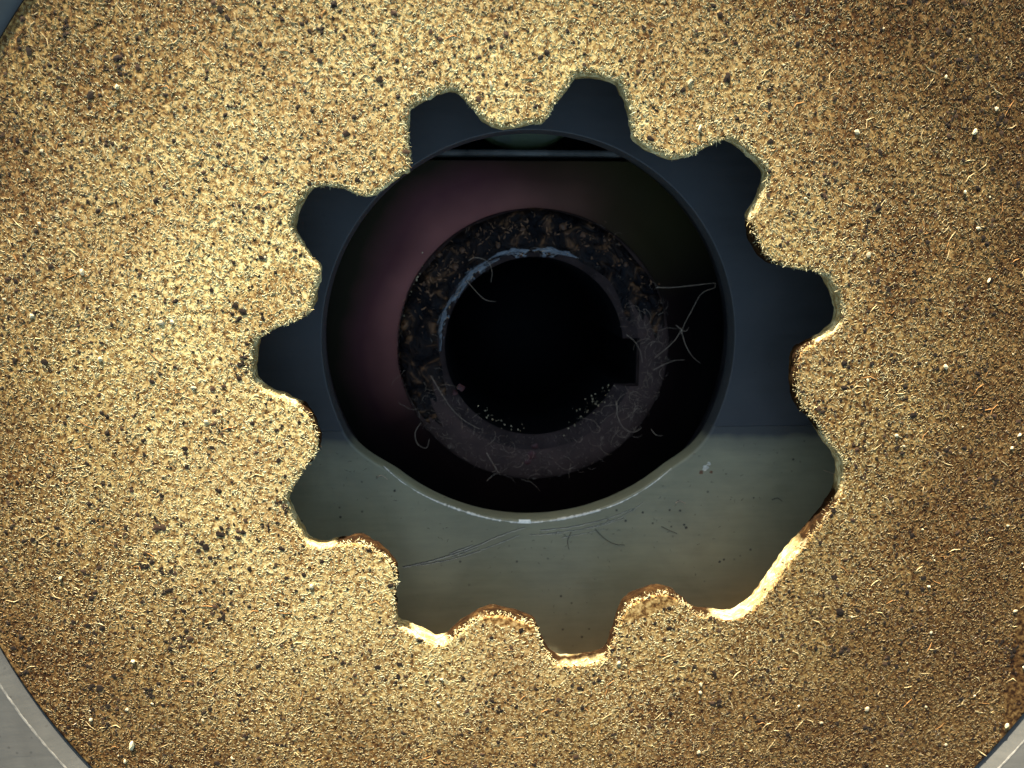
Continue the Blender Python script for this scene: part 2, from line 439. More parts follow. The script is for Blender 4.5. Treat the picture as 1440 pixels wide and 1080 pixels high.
# ------------------------------------------------------------------ backing plate: shade painted on the upper half, grey lower half
pl = thing('backing_plate', 'flat enamelled plate with round bore behind the disc, painted-in shade above, olive grey below', 'plate', (BX, BY, Z_PLATE))
JY = at(740, 603, Z_PLATE)[1] - BY           # joint of the halves and painted shade edge, local y
def half_plate(name, cx, cy, r, ymin, ymax, z, thick, m, lip):
    """plate sector between two horizontals with a rounded bore edge; local mm"""
    RO = DR + 1.1
    ox, oy = DX - BX, DY - BY
    def ring_pts(rad, px, py, lo, hi, n):
        out = []
        for i in range(n):
            a = 2 * math.pi * i / n
            x, y = px + rad * math.cos(a), py + rad * math.sin(a)
            if lo <= y <= hi: out.append((a, x, y))
        return out
    bm = bmesh.new()
    up = ymax > 1e3
    yj = ymin if up else ymax
    def arc(rad, px, py, n):
        s = max(-1, min(1, (yj - py) / rad))
        a = math.asin(s)
        if up: a0, a1 = a, math.pi - a
        else: a0, a1 = -math.pi - a, a
        pts = [(px + rad * math.cos(a0 + (a1 - a0) * i / n), py + rad * math.sin(a0 + (a1 - a0) * i / n)) for i in range(n + 1)]
        if not up and rad < 60:                               # the lower bore edge runs out into the upper one at the joint
            Rb = BR + (rad - r)
            c_ = math.asin(max(-1, min(1, yj / Rb))); b0, b1 = -math.pi - c_, c_
            for i in range(n + 1):
                w_ = max(0.0, 1 - min(i, n - i) / n / 0.15); w_ = w_ * w_ * (3 - 2 * w_)
                q = b0 + (b1 - b0) * i / n
                pts[i] = (pts[i][0] * (1 - w_) + Rb * math.cos(q) * w_, pts[i][1] * (1 - w_) + Rb * math.sin(q) * w_)
        return pts
    prof = [(0.0, -thick), (0.0, -lip)] + [(lip * (1 - math.cos(q)), -lip + lip * math.sin(q)) for q in (0.5, 1.0, math.pi / 2)]
    prof = [(0.0, -thick), (0.0, -lip * 0.8), (lip * 0.25, -lip * 0.35), (lip * 0.6, -lip * 0.1), (lip, 0.0)]
    n = 160
    rows = [[bm.verts.new((x * MM, y * MM, (z - Z_PLATE + dz) * MM)) for x, y in arc(r + dr, cx, cy, n)] for dr, dz in prof]
    rows.append([bm.verts.new((x * MM, y * MM, (z - Z_PLATE) * MM)) for x, y in arc(RO, ox, oy, n)])
    rows.append([bm.verts.new((x * MM, y * MM, (z - Z_PLATE - thick) * MM)) for x, y in arc(RO, ox, oy, n)])
    m_ = len(rows)
    for k in range(m_):
        k2 = (k + 1) % m_
        for i in range(n):
            bm.faces.new((rows[k][i], rows[k][i + 1], rows[k2][i + 1], rows[k2][i]))
    bm.faces.new([rw[0] for rw in rows]); bm.faces.new([rw[n] for rw in rows])
    bmesh.ops.recalc_face_normals(bm, faces=bm.faces)
    me = bpy.data.meshes.new(name); bm.to_mesh(me); bm.free()
    me.polygons.foreach_set('use_smooth', [True] * len(me.polygons))
    o = sharp(link(name, me, m, pl), 40)
    return o
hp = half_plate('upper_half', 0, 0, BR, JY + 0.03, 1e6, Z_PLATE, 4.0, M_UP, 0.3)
hp['label'] = 'upper half of the plate with shade painted into its enamel'
# soft edge of the painted shade, fading on to the lower half
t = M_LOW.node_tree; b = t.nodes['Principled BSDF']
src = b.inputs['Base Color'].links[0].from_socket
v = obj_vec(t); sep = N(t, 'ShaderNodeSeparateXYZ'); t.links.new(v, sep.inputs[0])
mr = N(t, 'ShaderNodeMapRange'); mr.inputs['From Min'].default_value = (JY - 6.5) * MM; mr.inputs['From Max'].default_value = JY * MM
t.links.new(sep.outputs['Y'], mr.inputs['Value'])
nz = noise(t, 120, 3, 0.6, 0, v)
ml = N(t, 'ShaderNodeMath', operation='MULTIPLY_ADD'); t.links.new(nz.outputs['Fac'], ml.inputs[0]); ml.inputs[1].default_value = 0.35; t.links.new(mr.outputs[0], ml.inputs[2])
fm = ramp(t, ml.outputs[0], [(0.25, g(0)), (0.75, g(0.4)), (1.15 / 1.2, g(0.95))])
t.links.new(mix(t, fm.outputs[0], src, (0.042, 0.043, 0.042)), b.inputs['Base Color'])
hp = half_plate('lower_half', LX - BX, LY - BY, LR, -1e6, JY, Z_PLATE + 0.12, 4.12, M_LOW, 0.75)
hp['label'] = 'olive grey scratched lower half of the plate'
low = hp
# worn lip on the lower bore edge, its glint painted pale, broken up
V, Fc = [], []
a_lo = math.atan2(at(540, 655, Z_PLATE)[1] - LY, at(540, 655, Z_PLATE)[0] - LX)
a_hi = math.atan2(at(947, 662, Z_PLATE)[1] - LY, at(947, 662, Z_PLATE)[0] - LX)
if a_lo > a_hi: a_lo -= 2 * math.pi
nL = 260
for i in range(nL + 1):
    u = i / nL
    a = a_lo + (a_hi - a_lo) * u
    wd = (0.10 + 0.32 * math.sin(math.pi * u) ** 0.7) * (0.35 + 0.95 * random.random()) * (1.0 if math.sin(41 * u) + math.sin(97 * u + 1) > -1.1 else 0.25)
    if abs(u - 0.49) < 0.02: wd = 0.85
    rc_ = LR + 0.36 + 0.10 * math.sin(17 * u)
    for dr, dz in ((-wd * 0.5, -0.30), (0, 0.03), (wd * 0.5, 0.03), (wd * 0.5, -0.35)):
        rr = rc_ + dr
        V.append((LX - BX + rr * math.cos(a), LY - BY + rr * math.sin(a), 0.12 + dz - 0.06 * (1 if dr < 0.1 else 0.6)))
for i in range(nL):
    for k in range(4):
        k2 = (k + 1) % 4
        Fc.append((i * 4 + k, (i + 1) * 4 + k, (i + 1) * 4 + k2, i * 4 + k2))
lipo = sharp(link('worn_lip_glint', mesh_from('worn_lip_glint', V, Fc, True), M_LIP, low)); lipo['label'] = 'worn lip along the lower bore edge, its bright glint painted in'
# scratches: a dark groove with a pale burr beside it
ZL = Z_PLATE + 0.12
def local_px(pts, z): return [(p[0] - BX, p[1] - BY, p[2] - Z_PLATE) for p in (at(x, y, z) for x, y in pts)]
SCR = [([(566,797),(610,787),(660,771),(705,752),(738,741)], .13), ([(585,795),(640,785),(690,768),(730,752)], .09), ([(632,778),(665,766)], .11), ([(636,783),(672,770)], .08),
       ([(760,745),(800,741),(850,730),(890,715)], .08), ([(770,750),(830,742),(880,728)], .06), ([(820,744),(870,728),(905,706)], .06), ([(790,756),(850,744)], .05), ([(745,752),(790,750)], .06)]
for k, (p, rd) in enumerate(SCR):
    q = catmull(np.array(local_px(p, ZL)), 0.5)
    q[:, 2] = 0.12 + 0.01
    q[:, :2] += rng.normal(0, 0.035, (len(q), 2))
    vv, ff = tube([tuple(x) for x in q], rd, rd * 0.4, 4)
    link('scratch_groove', mesh_from('scratch_groove', vv, ff), M_GROOVE, low)
    q2 = q.copy(); q2[:, 1] -= rd * 1.5; q2 = q2[::1]
    q2[:, :2] += rng.normal(0, 0.04, (len(q), 2))
    vv, ff = tube([tuple(x) for x in q2], rd * 0.75, rd * 0.3, 4)
    link('scratch_burr', mesh_from('scratch_burr', vv, ff), M_GOUGE, low)
# rust bloom right of the bore
def blob(px, py, z, rad, m, parent, name, org, h=0.25, seed=0):
    r_ = random.Random(seed); c = at(px, py, z); V = [(c[0] - org[0], c[1] - org[1], z - org[2] + h)]; Fc = []
    n = 14
    for k, fr in enumerate((0.55, 1.0)):
        for i in range(n):
            a = 2 * math.pi * i / n; q = rad * fr * r_.uniform(0.65, 1.2)
            V.append((V[0][0] + q * math.cos(a), V[0][1] + q * math.sin(a), z - org[2] + (h * r_.uniform(0.4, 1) if k == 0 else -0.03)))
    for i in range(n):
        j = (i + 1) % n
        Fc.append((0, 1 + i, 1 + j)); Fc.append((1 + i, 1 + n + i, 1 + n + j, 1 + j))
    return link(name, mesh_from(name, V, Fc, True), m, parent)
PO = (BX, BY, Z_PLATE)
for k, (x, y, r) in enumerate([(992,658,.75),(986,664,.55),(997,652,.5),(1000,664,.4)]):
    blob(x, y, ZL, r, M_RUSTBR if k % 2 else M_GOUGE, low, 'rust_spot', PO, 0.06, k)
for k, (x, y, r) in enumerate([(1012,790,.35),(1018,787,.3),(965,742,.35),(962,738,.3),(555,690,.3),(430,600,.25),(1060,700,.2)]):
    blob(x, y, ZL if y > 603 else Z_PLATE, r, M_GROOVE, low, 'dirt_speck', PO, 0.08, 20 + k)

# ------------------------------------------------------------------ bearing shield deep behind the plate
sh = thing('bearing_shield', 'dark dished steel shield with purple temper colours around the hub', 'shield', (HX, HY, Z_SHIELD))
zs = Z_SHIELD
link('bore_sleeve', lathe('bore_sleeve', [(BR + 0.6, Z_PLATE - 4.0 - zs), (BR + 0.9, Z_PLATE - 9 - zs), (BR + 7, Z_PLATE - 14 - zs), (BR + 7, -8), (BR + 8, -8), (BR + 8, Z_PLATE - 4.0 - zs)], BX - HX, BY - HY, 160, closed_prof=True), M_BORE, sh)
CH = at(740, 226, Z_SHIELD)[1] - HY                         # straight top edge
bm = bmesh.new()
nA = 180; rows = []
for dr, dz in ((HR - 1.5, 3.6), (HR + 1.5, 2.8), (HR + 4.5, 1.6), (HR + 9, 0.4), (BR + 7.5, -0.4)):
    row = []
    for i in range(nA):
        a = 2 * math.pi * i / nA
        x, y = dr * math.cos(a), dr * math.sin(a)
        if y > CH: y = CH
        row.append(bm.verts.new((x * MM, y * MM, dz * MM)))
    rows.append(row)
for k in range(len(rows) - 1):
    for i in range(nA):
        j = (i + 1) % nA
        q = [rows[k][i], rows[k][j], rows[k + 1][j], rows[k + 1][i]]
        bm.faces.new(q)
me = bpy.data.meshes.new('dished_face'); bm.to_mesh(me); bm.free()
me.polygons.foreach_set('use_smooth', [True] * len(me.polygons))
o = link('dished_face', me, M_TINT, sh); o['label'] = 'temper-coloured dished steel face, painted purple red glow fading to black'
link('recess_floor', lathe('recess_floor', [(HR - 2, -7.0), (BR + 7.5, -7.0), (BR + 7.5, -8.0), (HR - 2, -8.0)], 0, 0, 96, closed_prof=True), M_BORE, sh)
def box(name, x0, x1, y0, y1, z0, z1, m, parent, bev=0.0):
    bm = bmesh.new()
    bmesh.ops.create_cube(bm, size=1.0)
    for vv in bm.verts:
        vv.co = Vector(((x0 if vv.co.x < 0 else x1) * MM, (y0 if vv.co.y < 0 else y1) * MM, (z0 if vv.co.z < 0 else z1) * MM))
    if bev: bmesh.ops.bevel(bm, geom=bm.edges[:], offset=bev * MM, segments=2, affect='EDGES')
    me = bpy.data.meshes.new(name); bm.to_mesh(me); bm.free()
    return link(name, me, m, parent)
lx0, lx1 = at(590, 217, zs)[0] - HX, at(890, 217, zs)[0] - HX
ly = at(740, 219, zs)[1] - HY; ly2 = at(740, 212, zs)[1] - HY
box('ledge_bar', lx0 - 6, lx1 + 6, ly, ly2, -6.95, 1.2, M_LEDGE, sh, 0.35)
gc = at(735, 113, zs - 3)
link('green_plug', lathe('green_plug', [(0.01, -2.0), (13.2, -2.0), (14.0, -2.8), (14.0, -6.98), (0.01, -6.98)], gc[0] - HX, gc[1] - HY, 72), M_GREEN, sh)

# ------------------------------------------------------------------ hub with keyway
hb = thing('shaft_hub', 'greasy dark steel hub ring with keyway notch, black bore and lint', 'hub', (HX, HY, Z_HUB))
ix, iy = IX - HX, IY - HY
KY0, KY1 = at(895, 541, Z_HUB)[1] - HY, at(895, 477, Z_HUB)[1] - HY
KX = at(897, 510, Z_HUB)[0] - HX
def inner_loop(rad, n=240, grow=0.0):
    """bore outline with the key slot on the right, local mm, about the hub centre"""
    pts = []
    a1 = math.asin((KY1 + grow - iy) / rad); a0 = math.asin((KY0 - grow - iy) / rad)
    for i in range(n + 1):
        a = a1 + (2 * math.pi + a0 - a1) * i / n
        pts.append((ix + rad * math.cos(a), iy + rad * math.sin(a)))
    xe = pts[-1][0]; xs = pts[0][0]
    m_ = 8
    for i in range(1, m_): pts.append((xe + (KX + grow - xe) * i / m_, KY0 - grow))
    for i in range(m_): pts.append((KX + grow, KY0 - grow + (KY1 - KY0 + 2 * grow) * i / m_))
    for i in range(m_): pts.append((KX + grow + (xs - KX - grow) * i / m_, KY1 + grow))
    return pts
CW = 3.0                                                     # width of the sloping inner chamfer
def hub_mesh():
    bm = bmesh.new()
    L0 = inner_loop(IR, 240)                                  # bore
    n = len(L0)
    L1 = inner_loop(IR + 0.4, 240, 0.25)
    # chamfer top loop: circle of IR+CW but the slot cuts through it
    L2 = []
    for (x, y) in inner_loop(IR + CW, 240, 0.3):
        L2.append((x, y))
    xs_ = max(p[0] for p in L1)
    outr = []
    for k in range(n):
        x, y = L2[k]
        a = math.atan2(y, x)
        outr.append(a)
    def addrow(pts, z): return [bm.verts.new((x * MM, y * MM, z * MM)) for x, y in pts]
    rB = addrow(L0, -45.0); rA = addrow(L0, -1.4); rC = addrow(L1, -1.05); rD = addrow(L2, 0.0)
    rings = [rB, rA, rC, rD]
    for q, (dr, z) in enumerate(((HR - 3.2, 0.0), (HR - 1.1, -0.1), (HR - 0.3, -0.55), (HR, -1.4), (HR, -45.0))):
        rings.append([bm.verts.new((dr * math.cos(a) * MM, dr * math.sin(a) * MM, z * MM)) for a in outr])
    for k in range(len(rings) - 1):
        for i in range(n):
            j = (i + 1) % n
            f = bm.faces.new((rings[k][i], rings[k][j], rings[k + 1][j], rings[k + 1][i]))
            f.material_index = 2 if k == 0 else (1 if k in (1, 2) else (0 if k < 7 else 3))
            f.smooth = True
    me = bpy.data.meshes.new('sleeve'); bm.to_mesh(me); bm.free()
    return me
me = hub_mesh()
so = link('sleeve', me, M_HUB, hb)
for m_ in (M_CHAMF, M_BLACK, M_HUBSIDE): me.materials.append(m_)
sharp(so, 30)
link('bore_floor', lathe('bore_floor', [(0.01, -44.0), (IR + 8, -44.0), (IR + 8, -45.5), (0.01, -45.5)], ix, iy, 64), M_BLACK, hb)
V = lathe('worn_edge', [(HR - 1.5, -0.1), (HR - 1.2, 0.02), (HR - 0.35, -0.45), (HR - 0.02, -1.2), (HR - 0.4, -1.4)], 0, 0, 60, math.radians(158), math.radians(196), True, 0.05)
o = link('worn_edge', V, M_BARE, so); o['label'] = 'bare metal outer edge shining beside the grease'
# lumpy grease film on the upper part of the ring
def grease(name, a0, a1, r0, r1, seed, hmax=0.55, m=None):
    r_ = np.random.default_rng(seed)
    na, nr = 150, 22
    U, W = np.meshgrid(np.linspace(0, 1, na), np.linspace(0, 1, nr), indexing='ij')
    a = a0 + (a1 - a0) * U + (U - 0.5) * (0.30 * np.sin(7 * W + seed) + 0.16 * np.sin(23 * W + 1.7 * seed))
    ph = r_.uniform(0, 6.28, 24); fa = r_.uniform(4, 60, 24); fr = r_.uniform(-14, 14, 24)
    h = sum(math.pow(18 / (18 + fa[i]), 1.0) * np.sin(fa[i] * U * 2.2 + fr[i] * W + ph[i]) for i in range(24)) / 6
    edge = np.clip(np.minimum(np.minimum(U, 1 - U) * 9, np.minimum(W, 1 - W) * 5), 0, 1)
    wob = 0.5 * np.sin(13 * U + seed) + 0.35 * np.sin(37 * U + 2 * seed)
    r = r0 + (r1 - r0) * W + wob * (W - 0.5) * 1.3
    z = (0.12 + hmax * (0.5 + 0.5 * np.tanh(h))) * edge - 0.06
    # follow chamfer slope and outer round
    rr_in = np.hypot(r * np.cos(a) - ix, r * np.sin(a) - iy)
    z = z - np.clip((IR + CW - rr_in) / (CW - 0.4), 0, 1) * 1.05 - np.clip((r - (HR - 1.2)) / 1.2, 0, 1) ** 2 * 1.0
    V = np.stack([r * np.cos(a), r * np.sin(a), z], -1).reshape(-1, 3)
    i, j = np.meshgrid(np.arange(na - 1), np.arange(nr - 1), indexing='ij')
    q = (i * nr + j).ravel()
    Q = np.stack([q, q + 1, q + nr + 1, q + nr], -1)[:, ::-1]
    o = link(name, fast_mesh(name, V, Q), m or M_GREASE, so)
    return o
R_ = math.radians
o = grease('grease_film', R_(12), R_(212), IR + 1.2, HR - 0.5, 3); o['label'] = 'thick glossy black grease smeared over the upper ring'
for q_, (a_, b_, r1_) in enumerate(((70, 113, 3.3), (121, 138, 2.2), (146, 172, 2.0))):
    o = grease('oil_sheen', R_(a_), R_(b_), IR + 0.5, IR + 0.8 + r1_, 30 + q_, 0.18, M_OIL); o['label'] = 'wet oily patch on the inner edge mirroring the sky'
for k, (x, y, r) in enumerate([(792,318,1.1),(820,330,.8),(700,345,.9),(650,352,.9),(618,358,.7),(640,375,1.0),(596,400,.6),(880,372,.8),(850,338,.6),(735,322,.7),(672,330,.6)]):
    blob(x, y, Z_HUB, r, M_RUSTBR, so, 'brown_residue', (HX, HY, Z_HUB), 0.75, 50 + k)
for k, (x, y, r) in enumerate([(748,640,1.2),(742,650,.8),(752,628,.7),(648,545,.8),(640,552,.6)]):
    blob(x, y, Z_HUB, r, M_DRED, so, 'red_residue', (HX, HY, Z_HUB), 0.18 if y > 600 else -0.3, 80 + k)

# ------------------------------------------------------------------ friction disc
dk = thing('friction_disc', 'tan pressed-fibre friction disc with toothed centre hole, one tooth broken off', 'friction disc', (DX, DY, 0))
DO = np.array([DX, DY])
bm = bmesh.new()
Hl = HOLE - DO
jit = rng.normal(0, 0.05, nH); jit = (jit + np.roll(jit, 1)) / 2
Hj = Hl + NRM * jit[:, None]
prof = [(0.3, Z_BACK), (0.05, Z_BACK + 0.35), (0.0, -2.5), (-0.08, -1.7), (0.35, -1.6), (0.35, -1.35), (0.02, -1.25), (0.05, -0.75), (0.28, -0.25), (0.62, 0.0)]
rows = []
for k, (off, z) in enumerate(prof):
    n_ = np.convolve(rng.normal(0, 0.16, nH + 2), [0.3, 0.4, 0.3], 'valid') + 0.10 * np.sin(np.arange(nH) * 0.11 + k * 0.7)
    if k in (0, len(prof) - 1): n_ = n_ * 0
    P = Hj + NRM * (off + n_)[:, None]
    rows.append([bm.verts.new((p[0] * MM, p[1] * MM, z * MM)) for p in P])
tipr = np.hypot(Hl[:, 0], Hl[:, 1])
wall_faces = len(rows) - 1
for k in range(wall_faces):
    for i in range(nH):
        j = (i + 1) % nH
        f = bm.faces.new((rows[k][i], rows[k][j], rows[k + 1][j], rows[k + 1][i]))
        f.material_index = 1 if k < wall_faces - 1 else 0
        f.smooth = True
nO = 400
oprof = [(DR - 0.5, 0.0), (DR - 0.15, -0.2), (DR, -0.6), (DR, Z_BACK)]
orow = [[bm.verts.new((r * math.cos(2 * math.pi * i / nO) * MM, r * math.sin(2 * math.pi * i / nO) * MM, z * MM)) for i in range(nO)] for r, z in oprof]
for k in range(3):
    for i in range(nO):
        j = (i + 1) % nO
        bm.faces.new((orow[k][i], orow[k][j], orow[k + 1][j], orow[k + 1][i])).smooth = True
for a_, b_ in ((rows[-1], orow[0]), (rows[0], orow[-1])):
    pts = [Vector((v.co.x, v.co.y)) for v in a_] + [Vector((v.co.x, v.co.y)) for v in b_]
    na_ = len(a_); nb_ = len(b_)
    edges = [(i, (i + 1) % na_) for i in range(na_)] + [(na_ + i, na_ + (i + 1) % nb_) for i in range(nb_)]
    vv, ee, tris, *_r = delaunay_2d_cdt(pts, edges, [], 1, 1e-9)
    allv = a_ + b_
    hp_ = np.array([(v.co.x, v.co.y) for v in a_])
    orig = _r[0]
    lut = [allv[oo[0]] if len(oo) else None for oo in orig]
    def inside(x, y):
        x0, y0 = hp_[:, 0], hp_[:, 1]; x1, y1 = np.roll(x0, -1), np.roll(y0, -1)
        c = (y0 > y) != (y1 > y)
        return np.count_nonzero(c & (x < (x1 - x0) * (y - y0) / np.where(y1 == y0, 1e-12, y1 - y0) + x0)) % 2 == 1
    for tr in tris:
        q = [lut[i] for i in tr]
        if None in q: continue
        cx_ = sum(v.co.x for v in q) / 3; cy_ = sum(v.co.y for v in q) / 3
        if inside(cx_, cy_): continue
        try: bm.faces.new(q)
        except ValueError: pass
bmesh.ops.recalc_face_normals(bm, faces=bm.faces)
me = bpy.data.meshes.new('lining'); bm.to_mesh(me)
bm.free()
me.materials.append(M_DISC); me.materials.append(M_WALL)
# glaze attribute: rubbed tooth tips, and parts of the break face
co = np.zeros(len(me.vertices) * 3, np.float32); me.vertices.foreach_get('co', co); co = co.reshape(-1, 3) / MM
rad = np.hypot(co[:, 0], co[:, 1])
glz = np.clip((46.2 - rad) / 3.0, 0, 1) * 0.62
bc = np.array(at(1150, 725)[:2]) - DO
glz = np.maximum(glz, np.clip(1 - np.hypot(co[:, 0] - bc[0], co[:, 1] - bc[1]) / 10, 0, 1) * 1.0)
ca = me.color_attributes.new('Col', 'FLOAT_COLOR', 'POINT')
c4 = np.ones((len(co), 4), np.float32); c4[:, 0] = c4[:, 1] = c4[:, 2] = glz
ca.data.foreach_set('color', c4.ravel())
lin = link('lining', me, None, dk)
lathe_child('rear_lining', [(DR - 0.6, Z_BACK), (DR - 0.6, Z_PLATE + 0.13), (62, Z_PLATE + 0.13), (62, Z_BACK)], M_DISC, dk, n=128)

# ---- fibres, grains and flakes that make up the lining face
def in_hole(P):
    r = np.zeros(len(P), bool)
    x0, y0 = Hl[:, 0], Hl[:, 1]; x1, y1 = np.roll(x0, -1), np.roll(y0, -1)
    near = np.where(np.hypot(P[:, 0], P[:, 1]) < 56)[0]
    for s in range(0, len(near), 4000):
        k = near[s:s + 4000]
        X, Y = P[k, 0:1], P[k, 1:2]
        c = ((y0 > Y) != (y1 > Y)) & (X < (x1 - x0) * (Y - y0) / np.where(y1 == y0, 1e-9, y1 - y0) + x0)
        r[k] = c.sum(1) % 2 == 1
    return r

def fib_strands(P, ang, L, wid, hgt, curl, z0, lift, colr):
    """many tapered, bent three-sided strands; returns verts, quads, colours"""
    n = len(P); m = 3
    s = np.linspace(-0.5, 0.5, m)
    V = np.zeros((n, m, 3, 3))
    a = ang[:, None] + curl[:, None] * s[None, :] * 2
    dx, dy = np.cos(a), np.sin(a)
    px = P[:, 0:1] + (np.cumsum(dx, 1) - dx.sum(1, keepdims=True) * 0.5) * (L / m)[:, None]
    py = P[:, 1:2] + (np.cumsum(dy, 1) - dy.sum(1, keepdims=True) * 0.5) * (L / m)[:, None]
    zc = z0[:, None] + lift[:, None] * s[None, :] * L[:, None]
    tp = np.array([0.45, 1.0, 0.35])[None, :]
    wx, wy = -dy * wid[:, None] * tp * 0.5, dx * wid[:, None] * tp * 0.5
    V[:, :, 0] = np.stack([px + wx, py + wy, zc - 0.03], -1)
    V[:, :, 1] = np.stack([px - wx, py - wy, zc - 0.03], -1)
    V[:, :, 2] = np.stack([px, py, zc + hgt[:, None] * tp], -1)
    base = (np.arange(n) * m * 3)[:, None]
    Q = []
    for i in range(m - 1):
        for k in (1, 2):                                     # the two upper sides; the underside is buried
            k2 = (k + 1) % 3
            Q.append(np.stack([base[:, 0] + i * 3 + k, base[:, 0] + i * 3 + k2, base[:, 0] + (i + 1) * 3 + k2, base[:, 0] + (i + 1) * 3 + k], -1))
    return V.reshape(-1, 3), np.concatenate(Q), np.repeat(colr, m * 3, 0)

def sample_disc(n, rmax=None):
    rmax = rmax or DR - 0.8
    r = np.sqrt(rng.uniform(0, 1, n)) * rmax; a = rng.uniform(0, 2 * np.pi, n)
    P = np.c_[r * np.cos(a), r * np.sin(a)]
    P = P[np.hypot(P[:, 0], P[:, 1]) > 38]
    return P[~in_hole(P)]

PAL = np.array([(0.86, 0.75, 0.38), (0.82, 0.69, 0.32), (0.66, 0.51, 0.21), (0.40, 0.25, 0.09), (0.20, 0.11, 0.04), (0.90, 0.80, 0.52)])
def fibre_colours(P):
    r = np.hypot(P[:, 0] + 20, P[:, 1] - 12)
    # burnished rim track, with off-centre bright zone and dim corners painted in
    wv = 0.5 + 0.5 * np.sin(P[:, 0] * 0.19 + 1.3 * np.sin(P[:, 1] * 0.13)) * np.sin(P[:, 1] * 0.17 + 0.7 + np.sin(P[:, 0] * 0.11))
    tr = np.clip((r - 50 + 16 * (wv - 0.5)) / 42, 0, 1)
    u = rng.uniform(0, 1, len(P)) * (0.88 + 0.12 * tr)
    idx = np.where(u < 0.26 - 0.14 * tr, 0, np.where(u < 0.50 - 0.16 * tr, 1, np.where(u < 0.72 - 0.05 * tr, 2, np.where(u < 0.86, 3, np.where(u < 0.95 + 0.02 * tr, 4, 5)))))
    c = PAL[idx] * rng.uniform(0.75, 1.2, (len(P), 1))
    c = c * np.array([0.97, 1.0, 1.14])
    return np.clip(c * (1 - 0.66 * tr[:, None] * np.array([0.95, 1.04, 1.10])), 0, 0.85)

P = sample_disc(420000)
P = P[(np.abs(P[:, 0] + DX) < 98) & (P[:, 1] + DY > at(720, 1080)[1] - 14) & (P[:, 1] + DY < at(720, 0)[1] + 14)]; P = P[:270000]; print('fibres', len(P))
n = len(P)
V, Q, C = fib_strands(P, rng.uniform(0, 2 * np.pi, n), rng.gamma(2.2, 0.17, n) + 0.16, rng.uniform(0.06, 0.14, n), rng.uniform(0.012, 0.036, n) * (1 + 0.6 * np.clip((np.hypot(P[:, 0] + 20, P[:, 1] - 12) - 50) / 42, 0, 1)), rng.normal(0, 0.7, n), rng.uniform(-0.03, 0.05, n), rng.normal(0, 0.05, n), fibre_colours(P))
o = link('surface_fibres', fast_mesh('surface_fibres', V, Q, C), M_FIB, lin); o['kind'] = 'stuff'
# fuzz along the cut edge
k = rng.integers(0, nH, 4200)
P = Hj[k] + NRM[k] * rng.uniform(-0.05, 0.35, (len(k), 1))
a = np.arctan2(-NRM[k, 1], -NRM[k, 0]) + rng.normal(0, 0.9, len(k))
n = len(k)
V, Q, C = fib_strands(P, a, rng.gamma(3, 0.16, n) + 0.2, rng.uniform(0.05, 0.11, n), rng.uniform(0.04, 0.09, n), rng.normal(0, 0.8, n), -rng.uniform(0.05, 1.0, n) ** 2 * 1.6, rng.normal(-0.05, 0.25, n), fibre_colours(P) * 0.9)
o = link('edge_fuzz', fast_mesh('edge_fuzz', V, Q, C), M_FIB, lin); o['kind'] = 'stuff'
# long bundles
P = sample_disc(900); n = len(P)
cc = np.where(rng.uniform(0, 1, (n, 1)) < 0.4, np.array([[0.42, 0.21, 0.07]]), np.array([[0.66, 0.50, 0.24]])) * rng.uniform(0.7, 1.2, (n, 1))
V, Q, C = fib_strands(P, rng.uniform(0, 6.28, n), rng.uniform(1.8, 4.2, n), rng.uniform(0.12, 0.22, n), rng.uniform(0.05, 0.09, n), rng.normal(0, 0.9, n), np.full(n, 0.02), rng.normal(0, 0.006, n), cc)
o = link('long_fibres', fast_mesh('long_fibres', V, Q, C), M_FIB, lin); o['kind'] = 'stuff'

# grains: flattened irregular pebbles
ico_bm = bmesh.new(); bmesh.ops.create_icosphere(ico_bm, subdivisions=1, radius=1.0)
ICO_V = np.array([v.co[:] for v in ico_bm.verts]); ICO_F = np.array([[v.index for v in f.verts] for f in ico_bm.faces]); ico_bm.free()
def grains(P, rad, flat, z, colr):
    n = len(P); m = len(ICO_V)
    V = ICO_V[None] * rng.uniform(0.6, 1.25, (n, m, 1)) * rad[:, None, None]
    st = rng.uniform(0.6, 1.5, n); a = rng.uniform(0, 6.28, n)
    x = V[:, :, 0] * st[:, None]; y = V[:, :, 1]
    X = x * np.cos(a)[:, None] - y * np.sin(a)[:, None] + P[:, 0:1]; Y = x * np.sin(a)[:, None] + y * np.cos(a)[:, None] + P[:, 1:2]
    Z = V[:, :, 2] * flat + z[:, None]
    F = (ICO_F[None] + (np.arange(n) * m)[:, None, None]).reshape(-1, 3)
    return np.stack([X, Y, Z], -1).reshape(-1, 3), F, np.repeat(colr, m, 0)
# dark grains, partly in clusters
P0 = sample_disc(7500)
cl = np.r_[sample_disc(90), np.array([at(x, y)[:2] for x, y in ((125,805),(208,805),(245,797),(300,795),(305,860),(318,855),(265,892),(250,905),(130,835),(125,935),(135,970),(235,830),(255,862),(145,1020),(1412,905),(1416,912),(1290,885),(1185,912),(1255,925),(1340,160),(1405,170),(170,100),(180,95),(320,145),(700,990),(560,960),(470,930))]) - DO]
P1 = (cl[:, None] + rng.normal(0, 1.0, (len(cl), 7, 2))).reshape(-1, 2); P1 = P1[~in_hole(P1) & (np.hypot(P1[:, 0], P1[:, 1]) < DR - 1)]
P = np.r_[P0, P1]; n = len(P)
rad_ = np.r_[rng.gamma(3.5, 0.048, len(P0)) + 0.07, rng.gamma(4, 0.055, len(P1)) + 0.10]
dcol = np.where(rng.uniform(0, 1, (n, 1)) < 0.75, np.array([[0.022, 0.015, 0.010]]), np.array([[0.06, 0.035, 0.02]]))
V, Q, C = grains(P, rad_, 0.16, np.full(n, 0.03), dcol)
o = link('dark_grains', fast_mesh('dark_grains', V, Q, C, False), M_GRAIN, lin); o['kind'] = 'stuff'
P = sample_disc(260); n = len(P)
